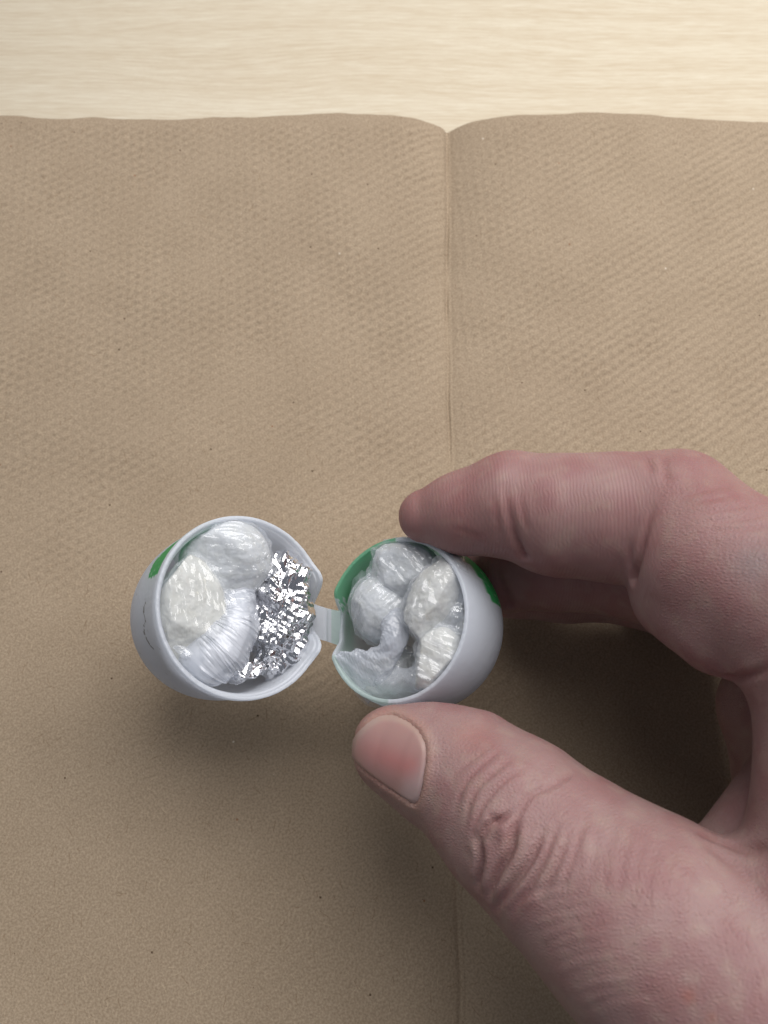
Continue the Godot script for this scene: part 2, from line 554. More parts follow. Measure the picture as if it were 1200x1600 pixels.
func capsule() -> void:
	left_frame = mouth_frame(LEFT_C, 33.5, 12.5, 1.0)
	right_frame = mouth_frame(RIGHT_C, -33.0, 15.0, -1.0)
	var root := thing("plastic_capsule", "open milky white egg capsule, two hinged halves with green stains, held by the hand", "capsule", left_frame.origin)
	var grain := noise(41, 0.35, FastNoiseLite.TYPE_SIMPLEX_SMOOTH, 3)
	var white := Color(0.83, 0.86, 0.91)
	# left half: outline from the bottom of the dome, up the outside, over the rim, down the inside
	var ol := dome(16.2, -8.5, -30.5, 2.3, 22)
	ol.reverse()
	ol.append_array([Vector2(16.21, -7.6), Vector2(16.22, -6.7), Vector2(16.23, -5.8), Vector2(16.24, -4.9), Vector2(16.25, -4.0), Vector2(16.3, -1.9), Vector2(16.65, -1.7), Vector2(16.7, -0.9), Vector2(16.65, -0.2), Vector2(16.5, 0.0), Vector2(16.15, 0.0), Vector2(15.95, -0.15), Vector2(15.85, -0.9), Vector2(15.5, -1.1), Vector2(15.2, -2.4), Vector2(15.15, -4.0)])
	ol.append_array(dome(15.1, -8.7, -29.5, 2.3, 18))
	var outl := profile_curve(ol, 4)
	var notch_l := func(a: float) -> float:
		var w := absf(a - 0.0) / 0.40
		var e := 6.2 * (0.5 + 0.5 * cos(PI * minf(w, 1.0)))
		return e + 0.12 * grain.get_noise_2d(a * 60.0, 3.0) - 1.1 * exp(-pow((w - 1.12) / 0.3, 2.0))
	var paint_l := func(a: float, y: float, j: int, n: int) -> Color:
		var c := white
		# green stain on the outside below the rim, on the far side
		var g := grain.get_noise_2d(a * 20.0, y * 1.2)
		var ga := a - 1.75 + g * 0.03
		if j < n / 2 and ga > 0.0 and a < 2.86 + g * 0.03 and y < -1.65 and y > -2.5 - 9.0 * ga and y > -13.0 + (a - 2.3) * 9.0:
			c = Color(0.06, 0.50, 0.16).lerp(white, clampf(g * 1.6 - 0.5, 0.0, 0.5))
		# dirt scratches
		if j < n / 2:
			var line := -6.9 - 0.9 * sin((a - 3.2) * 5.0) + grain.get_noise_2d(a * 45.0, 7.0) * 1.1
			if a > 3.22 or a < -2.58:
				var aw := a if a > 0.0 else a + TAU
				line = -6.9 - 0.9 * sin((aw - 3.2) * 5.0) + grain.get_noise_2d(aw * 9.0, 7.0) * 1.6
				if aw < 3.66 and absf(y - line) < 0.2 + 0.12 * grain.get_noise_2d(aw * 70.0, 90.0) and grain.get_noise_2d(aw * 60.0, 40.0) > -0.45:
					c = c.lerp(Color(0.10, 0.075, 0.065), 0.85)
				if absf(aw - 3.74) < 0.03 and absf(y + 5.9) < 0.42:
					c = c.lerp(Color(0.10, 0.075, 0.065), 0.8)
				if absf(aw - 4.35) < 0.34 and absf(y + 1.85 + 0.3 * (aw - 4.35)) < 0.12 and grain.get_noise_2d(aw * 80.0, 20.0) > -0.05:
					c = c.lerp(Color(0.16, 0.12, 0.10), 0.7)
			if grain.get_noise_2d(a * 150.0, y * 9.0) > 0.62:
				c = c.lerp(Color(0.30, 0.27, 0.25), 0.5)
		return c
	var lh := part("capsule_half", shell_mesh(outl, notch_l, paint_l), M.shell, root, "larger capsule half with a stepped rim, resting free on the left")
	lh.transform = Transform3D(left_frame.basis, Vector3.ZERO)
	# right half
	var orr := dome(16.0, -7.5, -23.5, 2.2, 22)
	orr.reverse()
	orr.append_array([Vector2(15.9, -5.2), Vector2(15.6, -3.0), Vector2(15.25, -1.2), Vector2(15.1, -0.2), Vector2(14.95, 0.0), Vector2(14.5, 0.0), Vector2(14.35, -0.15), Vector2(14.4, -1.2), Vector2(14.7, -3.0), Vector2(15.0, -5.2)])
	orr.append_array(dome(15.05, -7.6, -22.5, 2.2, 18))
	var outr := profile_curve(orr, 2)
	var notch_r := func(a: float) -> float:
		var w := absf(a + 0.02) / 0.40
		return 4.0 * (1.0 - smoothstep(0.30, 1.15, w)) + 0.12 * grain.get_noise_2d(a * 60.0, 33.0)
	var paint_r := func(a: float, y: float, j: int, n: int) -> Color:
		var c := white
		var g := grain.get_noise_2d(a * 22.0, y * 1.2 + 40.0)
		# a turns from the hinge (0) over the near side (+) in this half's own axes
		var outside := j < n / 2
		var ga := -1.75 - a + g * 0.04
		if outside and ga > 0.0 and a > -2.98 and y < -0.5 - 6.2 * ga + g * 0.3 and y > -14.0:
			c = Color(0.06, 0.52, 0.16).lerp(white, clampf(g * 1.6 - 0.5, 0.0, 0.5))
		if outside and absf(a) < 0.62 and y < -2.4 + g * 0.8 and y > -9.0:
			c = Color(0.06, 0.42, 0.15)
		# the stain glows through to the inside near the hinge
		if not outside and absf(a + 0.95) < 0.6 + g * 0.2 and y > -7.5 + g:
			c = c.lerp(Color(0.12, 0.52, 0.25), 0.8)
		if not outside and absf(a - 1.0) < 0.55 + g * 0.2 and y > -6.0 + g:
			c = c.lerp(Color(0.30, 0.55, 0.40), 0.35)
		return c
	var rh := part("capsule_half", shell_mesh(outr, notch_r, paint_r), M.shell, root, "smaller green-stained capsule half pinched between finger and thumb")
	rh.transform = Transform3D(right_frame.basis, right_frame.origin * MM - left_frame.origin * MM)
	# hinge strap: a bent strip with a pinched middle
	var a0 := left_frame * Vector3(15.6, -5.6, 0.3)
	var a1 := right_frame * Vector3(14.9, -4.4, 0.3)
	var v := PackedVector3Array()
	var col := PackedColorArray()
	var nl := 40
	var ring := [Vector2(-1, -1), Vector2(-0.94, -1), Vector2(0.94, -1), Vector2(1, -1), Vector2(1, -0.6), Vector2(1, 0.6), Vector2(1, 1), Vector2(0.94, 1), Vector2(-0.94, 1), Vector2(-1, 1), Vector2(-1, 0.6), Vector2(-1, -0.6)]
	for k in nl:
		var u := float(k) / (nl - 1)
		var c := a0.lerp(a1, u) + Vector3(0, 0, 0.5 * sin(u * PI))
		var thick := 0.55 - 0.3 * exp(-pow((u - 0.58) / 0.04, 2.0))
		var wide := 3.15 + 0.25 * pow(absf(u - 0.5) * 2.0, 3.0)
		for q in ring:
			v.append(c + Vector3(0, -q.x * wide, q.y * thick) - left_frame.origin)
			col.append(white if u < 0.72 else white.lerp(Color(0.35, 0.62, 0.47), 0.35))
	var strap_idx := grid_idx(ring.size(), nl, true)
	part("hinge_strap", build_mesh(v, strap_idx, false, col), M.shell, root)

# ---------------------------------------------------------------- contents
func lump_shape(axes: Vector3, s: int, planes: int, soft: float) -> Callable:
	var r := RandomNumberGenerator.new()
	r.seed = s
	var pl := []
	for i in planes:
		var d := Vector3(r.randfn(), r.randfn(), r.randfn()).normalized()
		pl.append([d, r.randf_range(0.66, 0.97)])
	return func(dir: Vector3) -> Vector3:
		var acc := exp(-1.08 / soft)
		for p in pl:
			var c: float = dir.dot(p[0])
			if c > 0.15:
				acc += exp(-(p[1] / c) / soft)
		return dir * (-log(acc) * soft) * axes

func packet(called: String, label: String, place: Vector3, axes: Vector3, rot: Vector3, s: int, tint: Color, planes := 9, crinkle := 0.42) -> Node3D:
	var t := thing(called, label, "packet", place, "film-wrapped lumps in the capsule")
	var basis := Basis.from_euler(rot * PI / 180.0)
	var shape := lump_shape(axes, s, planes, 0.022)
	var g: Array = ico(6)
	var dirs: PackedVector3Array = g[0]
	var nz := noise(s + 100, 0.5, FastNoiseLite.TYPE_SIMPLEX_SMOOTH, 4)
	var rr := RandomNumberGenerator.new()
	rr.seed = s
	var folds := fold_set(s + 7, 9, 0.26, 1.1, Vector3(rr.randfn(), rr.randfn(), 0.0).normalized())
	var core := PackedVector3Array()
	var film := PackedVector3Array()
	var col := PackedColorArray()
	for d in dirs:
		var p: Vector3 = shape.call(d)
		var q := p + d * nz.get_noise_3dv(p) * 0.2
		core.append(basis * q)
		film.append(basis * (p + d * (0.5 + crinkle * fold(p, folds))))
		var k := clampf(0.5 + nz.get_noise_3dv(p * 0.8 + Vector3(50, 0, 0)), 0, 1)
		col.append(tint.lerp(tint * Color(0.86, 0.85, 0.8), k * 0.7))
	part("lump", build_mesh(core, g[1], true, col), M.powder, t)
	part("film", build_mesh(film, g[1], false), M.film, t)
	return t

func tube(path: Array, radii: Array, nseg: int, nring: int, wr: Callable) -> Array:
	# smooth sweep through path points (mm); wr(s, angle) multiplies the radius
	var c := Curve3D.new()
	for i in path.size():
		var tan_: Vector3 = (path[mini(i + 1, path.size() - 1)] - path[maxi(i - 1, 0)]) / 6.0
		c.add_point(path[i], -tan_, tan_)
	c.bake_interval = 0.2
	var L := c.get_baked_length()
	var v := PackedVector3Array()
	var up := Vector3(0, 0, 1)
	for k in nseg:
		var u := float(k) / (nseg - 1)
		var p := c.sample_baked(u * L, true)
		var tg := (c.sample_baked(minf(u * L + 0.3, L), true) - c.sample_baked(maxf(u * L - 0.3, 0), true)).normalized()
		var side := tg.cross(up).normalized()
		var nn := side.cross(tg)
		var fi := u * (radii.size() - 1)
		var i0 := mini(int(fi), radii.size() - 2)
		var w := smoothstep(0.0, 1.0, fi - i0)
		var rr: Vector2 = radii[i0].lerp(radii[i0 + 1], w)
		for i in nring:
			var a := TAU * i / nring
			var m: float = wr.call(u * L, a)
			v.append(p + side * cos(a) * rr.x * m + nn * sin(a) * rr.y * m)
	return [v, grid_idx(nring, nseg, true)]

func left_contents() -> void:
	var f := left_frame
	packet("wrapped_packet", "largest white lump in clear film, at the top of the left half", plane_pt(f, 350, 878, 5.0), Vector3(8.0, 7.4, 6.0), Vector3(10, 15, 20), 3, Color(0.60, 0.625, 0.65), 8)
	packet("wrapped_packet", "cream lump in clear film against the left wall of the left half", plane_pt(f, 297, 962, 5.0), Vector3(6.2, 10.4, 6.0), Vector3(-5, 18, 8), 14, Color(0.62, 0.625, 0.59), 8)
	# gathered film: a bent, wrinkled bunch
	var mid := plane_pt(f, 348, 985, 3.0)
	var t := thing("gathered_film", "bent wrinkled bunch of milky film beside the foil in the left half", "plastic film", mid)
	var path := []
	for q in [[306, 1058, 7.0], [318, 1036, 4.0], [342, 1014, 2.8], [364, 986, 2.4], [370, 955, 3.4], [362, 925, 5.5], [340, 908, 8.0]]:
		path.append(plane_pt(f, q[0], q[1], q[2]) - mid)
	var nz := noise(51, 0.8, FastNoiseLite.TYPE_SIMPLEX_SMOOTH, 3)
	var cfold := fold_set(91, 6, 0.28, 0.8)
	var wr := func(s: float, a: float) -> float:
		var ridge := 1.0 - absf(nz.get_noise_2d(s * 1.1, a * 0.35 + 0.15 * s)) * 2.2
		var cr := fold(Vector3(s * 1.1, cos(a) * 2.2, sin(a) * 2.2), cfold)
		return 1.0 + 0.035 * cr + 0.08 * ridge * clampf(0.5 + 1.4 * nz.get_noise_2d(s * 0.35 + 60.0, a * 0.9), 0.1, 1.0)
	var tb := tube(path, [Vector2(3.4, 2.0), Vector2(5.2, 3.8), Vector2(5.3, 4.3), Vector2(4.3, 4.0), Vector2(3.6, 3.5), Vector2(4.0, 3.2), Vector2(3.5, 2.5)], 150, 80, wr)
	part("film", build_mesh(tb[0], tb[1], false), M.milky, t)
	var tb2 := tube(path, [Vector2(1.6, 0.8), Vector2(3.2, 2.2), Vector2(3.4, 2.6), Vector2(2.6, 2.3), Vector2(2.0, 1.8), Vector2(2.2, 1.6), Vector2(1.6, 1.0)], 60, 40, wr)
	var colr := PackedColorArray()
	for q in tb2[0].size(): colr.append(Color(0.74, 0.75, 0.78))
	part("lump", build_mesh(tb2[0], tb2[1], true, colr), M.powder, t)
	sheet("film_end", t, mid, f, [[330, 935, 1.0], [402, 905, 2.2], [338, 985, 2.0], [396, 955, 2.4]], 82, M.film)
	sheet("film_end", t, mid, f, [[262, 1000, 3.0], [330, 1000, 2.0], [300, 1060, 4.0], [352, 1058, 3.4]], 83, M.film)
	# foil
	var fc := plane_pt(f, 440, 965, 5.0)
	var ft := thing("foil_wad", "crumpled silver foil wad filling the hinge side of the left half", "foil", fc)
	var g: Array = ico(6)
	var folds := fold_set(5, 11, 0.14, 0.85)
	var v := PackedVector3Array()
	var tiltb := Basis(Vector3(0, 0, 1), deg_to_rad(-8.0))
	for d in g[0]:
		var p := Vector3(d.x * 5.8, d.y * 12.0, d.z * 5.6)
		p += d * 1.35 * fold(p, folds)
		v.append(tiltb * p)
	part("crumpled_body", build_mesh(v, g[1], false), M.foil, ft)
	sheet("flap", ft, fc, f, [[412, 1018, 4.5], [466, 1012, 5.5], [426, 1056, 5.0], [462, 1040, 7.0]], 71)
	sheet("flap", ft, fc, f, [[462, 888, 3.5], [477, 890, 3.8], [468, 918, 3.0], [480, 912, 3.5]], 72)
	sheet("flap", ft, fc, f, [[342, 1062, 5.5], [404, 1026, 4.0], [362, 1070, 6.5], [425, 1046, 6.0]], 73)
	sheet("flap", ft, fc, f, [[410, 880, 3.0], [440, 892, 3.0], [404, 905, 2.0], [446, 915, 2.5]], 74)

func sheet(called: String, parent: Node3D, origin: Vector3, fr: Transform3D, c: Array, s: int, mat: Material = null) -> void:
	# a torn, creased scrap between four corners, given some thickness
	var folds := fold_set(s, 8, 0.2, 1.0)
	var n := 34
	var v := PackedVector3Array()
	var p := []
	for q in c: p.append(plane_pt(fr, q[0], q[1], q[2]) - origin)
	var tear := noise(s, 0.12, FastNoiseLite.TYPE_SIMPLEX_SMOOTH, 3)
	var nor: Vector3 = (p[1] - p[0]).cross(p[2] - p[0]).normalized()
	if nor.z < 0.0: nor = -nor
	for side in 2:
		for j in n:
			for i in n:
				var u := float(i) / (n - 1)
				var w := float(j) / (n - 1)
				u = lerpf(0.5, u, 1.0 + 0.3 * tear.get_noise_1d(w * 20.0))
				w = lerpf(0.5, w, 1.0 + 0.3 * tear.get_noise_1d(u * 20.0 + 100.0))
				var a: Vector3 = p[0].lerp(p[1], u).lerp(p[2].lerp(p[3], u), w)
				v.append(a + nor * ((0.42 if mat else 0.9) * fold(a, folds) + 1.4 * sin(u * PI) * sin(w * PI) - side * 0.06))
	var idx := PackedInt32Array()
	for j in n - 1:
		for i in n - 1:
			var a := j * n + i
			idx.append_array([a, a + n, a + n + 1, a, a + n + 1, a + 1])
			var b := a + n * n
			idx.append_array([b, b + n + 1, b + n, b, b + 1, b + n + 1])
	part(called, build_mesh(v, idx, false), mat if mat else M.foil, parent)

func right_contents() -> void:
	var f := right_frame
	packet("wrapped_packet", "blocky white lump at the far side of the right half, under the index fingertip", plane_pt(f, 634, 892, 4.5), Vector3(6.8, 5.4, 5.0), Vector3(0, -10, -12), 23, Color(0.60, 0.625, 0.65), 9)
	packet("wrapped_packet", "rounded white lump nearest the hinge in the right half", plane_pt(f, 597, 952, 4.5), Vector3(5.5, 6.0, 5.2), Vector3(0, 0, 10), 31, Color(0.60, 0.625, 0.65), 8)
	packet("wrapped_packet", "long upright cream lump in glossy film in the middle of the right half", plane_pt(f, 681, 942, 3.0), Vector3(4.7, 8.6, 4.8), Vector3(0, 12, -22), 42, Color(0.60, 0.605, 0.585), 8)
	packet("wrapped_packet", "small cream lump low in the right half, next to the thumb", plane_pt(f, 683, 1030, 3.4), Vector3(4.4, 5.8, 4.5), Vector3(0, 10, -30), 55, Color(0.60, 0.605, 0.585), 8)
	packet("wrapped_packet", "greyish lump wedged deep by the right wall of the right half", plane_pt(f, 722, 960, 8.5), Vector3(4.0, 7.5, 4.0), Vector3(0, 0, -5), 61, Color(0.62, 0.62, 0.56), 8)
	packet("wrapped_packet", "flat film-covered lump at the bottom of the right half under the twisted tail", plane_pt(f, 618, 1055, 8.0), Vector3(7.5, 5.5, 4.0), Vector3(0, 0, 0), 66, Color(0.60, 0.62, 0.63), 8, 0.5)
	var mid := plane_pt(f, 605, 1010, 3.0)
	var t := thing("film_twist", "twisted milky film tail curling across the right half and fanning out to its left edge", "plastic film", mid)
	var path := []
	for q in [[612, 952, 4.5], [617, 975, 2.4], [616, 1000, 1.4], [606, 1020, 1.6], [590, 1036, 2.2], [570, 1048, 2.6], [549, 1060, 2.8]]:
		path.append(plane_pt(f, q[0], q[1], q[2]) - mid)
	var nz := noise(52, 0.9, FastNoiseLite.TYPE_SIMPLEX_SMOOTH, 3)
	sheet("film_end", t, mid, f, [[545, 905, 3.0], [600, 880, 2.0], [560, 985, 4.0], [610, 960, 2.0]], 84, M.film)
	sheet("film_end", t, mid, f, [[640, 905, 1.6], [720, 885, 2.6], [650, 1010, 1.4], [728, 990, 3.0]], 85, M.film)
	sheet("film_end", t, mid, f, [[575, 1045, 3.0], [680, 1040, 2.4], [580, 1086, 4.0], [670, 1080, 3.0]], 86, M.film)
	var wr := func(s: float, a: float) -> float:
		return 1.0 + 0.05 * (tri_wave(a * 5.0 / TAU + s * 0.30) - 0.5) * 2.0 + 0.07 * nz.get_noise_2d(s * 2.0, a * 3.0)
	var tb := tube(path, [Vector2(1.8, 1.6), Vector2(2.5, 2.4), Vector2(2.5, 2.3), Vector2(2.2, 2.0), Vector2(3.0, 2.0), Vector2(4.4, 1.6), Vector2(5.4, 0.9)], 130, 72, wr)
	part("twisted_tail", build_mesh(tb[0], tb[1], true), M.milky, t)

# ---------------------------------------------------------------- hand
# groups: 0 index, 1 middle, 2 ring, 3 little, 4 thumb, 5 palm
var bones := []          # [a, b, ra, rb, group]
var k_in := [2.5, 2.2, 2.2, 2.2, 4.0, 9.0, 4.0, 2.0]

func chain(group: int, pts: Array) -> void:
	for i in pts.size() - 1:
		var p: Array = pts[i]
		var q: Array = pts[i + 1]
		bones.append([at(p[0], p[1], p[2]), at(q[0], q[1], q[2]), float(p[3]), float(q[3]), group])

func smin(a: float, b: float, k: float) -> float:
	var h := maxf(k - absf(a - b), 0.0) / k
	return minf(a, b) - h * h * k * 0.25

func bone_d(p: Vector3, b: Array) -> float:
	var a: Vector3 = b[0]
	var ba: Vector3 = b[1] - a
	var pa := p - a
	var h := clampf(pa.dot(ba) / ba.dot(ba), 0.0, 1.0)
	return (pa - ba * h).length() - lerpf(b[2], b[3], h)

func sd(p: Vector3, list: Array) -> float:
	var g := [1e3, 1e3, 1e3, 1e3, 1e3, 1e3, 1e3, 1e3]
	for b in list:
		var i: int = b[4]
		g[i] = smin(g[i], bone_d(p, b), k_in[i])
	var fingers := smin(smin(g[0], g[1], 0.7), smin(g[2], g[3], 0.7), 0.7)
	fingers = smin(fingers, g[7], 1.3)
	var d: float = smin(smin(fingers, g[5], 4.0), g[4], 6.0)
	return smin(d, g[6], 1.6)

func march(px: float, py: float) -> Vector3:
	var d := ray(px, py).normalized()
	var s := 80.0
	for i in 90:
		var q := sd(d * s, bones)
		if q < 0.01: break
		s += q * 0.8
		if s > 260.0: return Vector3.INF
	return d * s

func hand() -> void:
	chain(0, [[664, 806, 161, 4.8], [725, 801, 159, 7.3], [800, 790, 156, 9.1], [880, 805, 153, 10.2], [960, 809, 150, 10.6], [1050, 812, 147, 11.2], [1112, 876, 140, 12.2], [1195, 926, 134, 12.6], [1310, 985, 126, 14.5]])
	chain(1, [[752, 885, 178, 7.4], [785, 890, 176, 8.2], [880, 882, 172, 8.9], [1000, 888, 166, 9.4], [1110, 925, 157, 10.0], [1270, 1005, 145, 12.5]])
	chain(2, [[800, 915, 193, 7.3], [880, 910, 190, 8.2], [1000, 912, 184, 8.6], [1120, 955, 174, 9.4], [1290, 1045, 158, 12.0]])
	chain(3, [[1010, 935, 196, 6.5], [1150, 978, 188, 7.8], [1300, 1100, 170, 10.0]])
	chain(4, [[612, 1171, 152, 6.9], [660, 1186, 150, 8.6], [730, 1215, 146, 10.3], [805, 1278, 140, 12.2], [900, 1362, 134, 13.2], [1010, 1448, 128, 15.6], [1200, 1600, 122, 20.0], [1400, 1760, 120, 25.0]])
	chain(5, [[1345, 1010, 125, 14.5], [1415, 1400, 122, 19.0], [1470, 1800, 122, 24.0]])
	chain(5, [[1300, 1060, 150, 12.0], [1375, 1300, 150, 17.0], [1480, 1700, 140, 24.0]])
	chain(6, [[1216, 1105, 158, 10.5], [1272, 1225, 158, 12.5], [1400, 1450, 152, 18.0]])
	chain(5, [[1290, 1150, 168, 10.0], [1420, 1350, 165, 15.0], [1500, 1700, 150, 22.0]])
	chain(6, [[1142, 1338, 140, 6.5], [1310, 1190, 143, 11.0]])
	chain(5, [[1440, 1780, 124, 27.0], [1750, 2350, 124, 30.0], [2000, 2900, 124, 34.0]])
	# fleshy pads of the index finger, which meet in the creases
	chain(7, [[1075, 922, 142, 9.0], [1138, 962, 136, 9.4]])
	chain(7, [[852, 832, 154, 6.9], [945, 830, 151, 7.4]])
	var cell := 0.57
	var nb := 8
	var block := cell * nb
	var lo := Vector3(1e9, 1e9, 1e9)
	var hi := -lo
	for b in bones:
		for e in 2:
			var r: float = b[2 + e] + 2.0
			lo = lo.min(b[e] - Vector3.ONE * r)
			hi = hi.max(b[e] + Vector3.ONE * r)
	var nbx := int(ceil((hi.x - lo.x) / block)) + 1
	var nby := int(ceil((hi.y - lo.y) / block)) + 1
	var nbz := int(ceil((hi.z - lo.z) / block)) + 1
	var gx := nbx * nb + 1
	var gxy := gx * (nby * nb + 1)
	var n1 := nb + 1
	var n2 := n1 * n1
	var val := {}             # block key -> samples
	var vert_of := {}         # cell key -> vertex
	var v := PackedVector3Array()
	var reach := block * 0.87
	var quads := []
	var order := []
	for bz in nbz:
		for by in nby:
			for bx in nbx:
				var c := lo + Vector3(bx + 0.5, by + 0.5, bz + 0.5) * block
				var near := []
				for b in bones:
					if bone_d(c, b) < reach + 13.0: near.append(b)
				if near.is_empty() or absf(sd(c, near)) > reach * 1.25 + 0.5: continue
				var f := PackedFloat32Array()
				f.resize(n1 * n2)
				var q := 0
				var o := lo + Vector3(bx, by, bz) * block
				var neg := false
				var pos := false
				for k in n1:
					for j in n1:
						for i in n1:
							var s := sd(o + Vector3(i, j, k) * cell, near)
							f[q] = s
							if s < 0.0: neg = true
							else: pos = true
							q += 1
				if neg and pos:
					val[Vector3i(bx, by, bz)] = f
					order.append(Vector3i(bx, by, bz))
	var corner := [0, 1, n1, n1 + 1, n2, n2 + 1, n2 + n1, n2 + n1 + 1]
	var offs := [Vector3(0, 0, 0), Vector3(1, 0, 0), Vector3(0, 1, 0), Vector3(1, 1, 0), Vector3(0, 0, 1), Vector3(1, 0, 1), Vector3(0, 1, 1), Vector3(1, 1, 1)]
	var edges := [[0, 1], [2, 3], [4, 5], [6, 7], [0, 2], [1, 3], [4, 6], [5, 7], [0, 4], [1, 5], [2, 6], [3, 7]]
	for bk in order:
		var f: PackedFloat32Array = val[bk]
		for k in nb:
			for j in nb:
				for i in nb:
					var base: int = k * n2 + j * n1 + i
					var mask := 0
					for e in 8:
						if f[base + corner[e]] < 0.0: mask |= 1 << e
					if mask == 0 or mask == 255: continue
					var acc := Vector3.ZERO
					var cnt := 0
					for e in edges:
						var s0: float = f[base + corner[e[0]]]
						var s1: float = f[base + corner[e[1]]]
						if (s0 < 0.0) != (s1 < 0.0):
							acc += offs[e[0]].lerp(offs[e[1]], s0 / (s0 - s1))
							cnt += 1
					var gi := Vector3i(bk.x * nb + i, bk.y * nb + j, bk.z * nb + k)
					vert_of[gi.x + gi.y * gx + gi.z * gxy] = v.size()
					v.append(lo + (Vector3(gi) + acc / cnt) * cell)
					# quads on the three edges that leave this cell's first corner
					var in0 := (mask & 1) != 0
					if in0 != ((mask & 2) != 0): quads.append([gi, 0, in0])
					if in0 != ((mask & 4) != 0): quads.append([gi, 1, in0])
					if in0 != ((mask & 16) != 0): quads.append([gi, 2, in0])
	var idx := PackedInt32Array()
	var step := [1, gx, gxy]
	for q in quads:
		var key: int = q[0].x + q[0].y * gx + q[0].z * gxy
		var du: int = step[(q[1] + 1) % 3]
		var dv: int = step[(q[1] + 2) % 3]
		if not (vert_of.has(key - du) and vert_of.has(key - dv) and vert_of.has(key - du - dv)): continue
		var a: int = vert_of[key]
		var b: int = vert_of[key - du]
		var c: int = vert_of[key - du - dv]
		var d: int = vert_of[key - dv]
		if q[2]: idx.append_array([a, b, c, a, c, d])
		else: idx.append_array([a, c, b, a, d, c])
	finish_hand(v, idx)

var grooves := []      # [points, depth, width, bulge, lo, hi, redness]
func groove(pts: Array, depth: float, width: float, bulge := 0.35, red := 0.4, open_end := false) -> void:
	var c := Curve2D.new()
	for i in pts.size():
		var p := Vector2(pts[i][0], pts[i][1])
		var a := Vector2(pts[mini(i + 1, pts.size() - 1)][0], pts[mini(i + 1, pts.size() - 1)][1])
		var b := Vector2(pts[maxi(i - 1, 0)][0], pts[maxi(i - 1, 0)][1])
		c.add_point(p, -(a - b) / 6.0, (a - b) / 6.0)
	c.bake_interval = 14.0
	var out := []
	var lo := Vector3(1e9, 1e9, 1e9)
	var hi := -lo
	for p in c.get_baked_points():
		var q := march(p.x, p.y)
		if q == Vector3.INF: continue
		out.append(q)
		lo = lo.min(q)
		hi = hi.max(q)
	if out.size() > 1:
		var r := maxf(width * 4.0, 3.6)
		grooves.append([out, depth, width, bulge, lo - Vector3.ONE * r, hi + Vector3.ONE * r, red, open_end])

func skin_lines() -> void:
	# index finger joints
	groove([[788, 760], [793, 790], [798, 815], [806, 845], [818, 870]], 0.95, 0.75, 0.5, 0.55, true)
	groove([[795, 790], [800, 820], [808, 850], [816, 866]], 0.7, 2.0, 0.3, 0.3, true)
	groove([[770, 775], [776, 800], [780, 835]], 0.2, 0.5, 0.5)
	groove([[812, 770], [817, 800], [824, 830]], 0.2, 0.5, 0.5)
	groove([[1020, 795], [1014, 812], [1006, 840], [998, 870], [988, 905]], 1.2, 0.75, 0.5, 0.6, true)
	groove([[1012, 815], [1004, 845], [996, 875], [988, 900]], 0.9, 2.0, 0.3, 0.4, true)
	groove([[985, 850], [984, 880], [990, 905]], 0.5, 0.7)
	groove([[1010, 716], [1018, 740]], 0.35, 0.7)
	groove([[1036, 716], [1042, 755]], 0.3, 0.7)
	groove([[710, 826], [735, 834], [752, 840]], 0.12, 0.5)
	for q in [[1065, 778, 1115, 764, 1150, 760], [1072, 790, 1115, 780, 1165, 774], [1085, 803, 1130, 795, 1175, 790], [1100, 815, 1150, 812, 1200, 803], [1108, 830, 1155, 826, 1198, 822]]:
		groove([[q[0], q[1]], [q[2], q[3]], [q[4], q[5]]], 0.22, 0.55, 0.5, 0.2)
	# base of the index finger
	groove([[1118, 1052], [1150, 1058], [1180, 1052], [1205, 1042]], 0.8, 0.6, 0.4, 0.7)
	# middle finger joint
	groove([[776, 885], [783, 915], [796, 945]], 1.4, 1.0, 0.3, 0.6, true)
	# thumb: folds over the joint
	groove([[905, 1200], [860, 1228], [826, 1245], [806, 1285], [800, 1320]], 0.50, 0.58, 0.5)
	groove([[802, 1268], [785, 1280], [765, 1290], [748, 1315]], 0.91, 0.58, 0.5)
	groove([[748, 1310], [752, 1345], [745, 1385]], 1.32, 0.65, 0.5)
	groove([[806, 1290], [798, 1330], [780, 1360], [765, 1400]], 1.56, 0.72, 0.6)
	groove([[850, 1300], [830, 1345], [800, 1385], [772, 1420]], 1.16, 0.65, 0.5)
	groove([[870, 1290], [850, 1345], [825, 1390], [800, 1425]], 0.75, 0.58, 0.5)
	groove([[890, 1300], [872, 1350], [845, 1400]], 0.50, 0.50, 0.5)
	groove([[910, 1290], [895, 1340], [880, 1385]], 0.36, 0.43, 0.5)
	groove([[785, 1170], [755, 1195], [728, 1225], [712, 1265]], 0.36, 0.43, 0.5)
	groove([[800, 1185], [770, 1210], [742, 1240], [728, 1290]], 0.42, 0.47, 0.5)
	groove([[815, 1200], [782, 1225], [758, 1255], [738, 1300]], 0.50, 0.50, 0.5)
	groove([[770, 1165], [735, 1190], [705, 1215]], 0.24, 0.36)
	groove([[765, 1270], [775, 1282], [790, 1280]], 0.50, 0.36, 0.5)
	# fine folds on the back of the thumb
	for i in 11:
		var y := 1375.0 + i * 17.0
		groove([[800 + i * 11, y + 32 + 6 * sin(i * 2.0)], [850 + i * 11, y + 14 + 5 * sin(i * 3.1)], [905 + i * 12, y + 6]], 0.21, 0.6, 0.5, 0.15)
	for i in 9:
		var x := 920.0 + i * 22.0
		groove([[x, 1260 + i * 11], [x - 14 + 4 * sin(i * 2.3), 1310 + i * 12], [x - 18, 1370 + i * 12]], 0.15, 0.6, 0.5, 0.1)
	# web crease
	groove([[1088, 1300], [1120, 1312], [1160, 1325], [1205, 1330]], 0.9, 1.0, 0.4, 0.6)
	groove([[1095, 1315], [1130, 1340], [1170, 1375], [1200, 1410]], 0.4, 1.0, 0.5, 0.3)

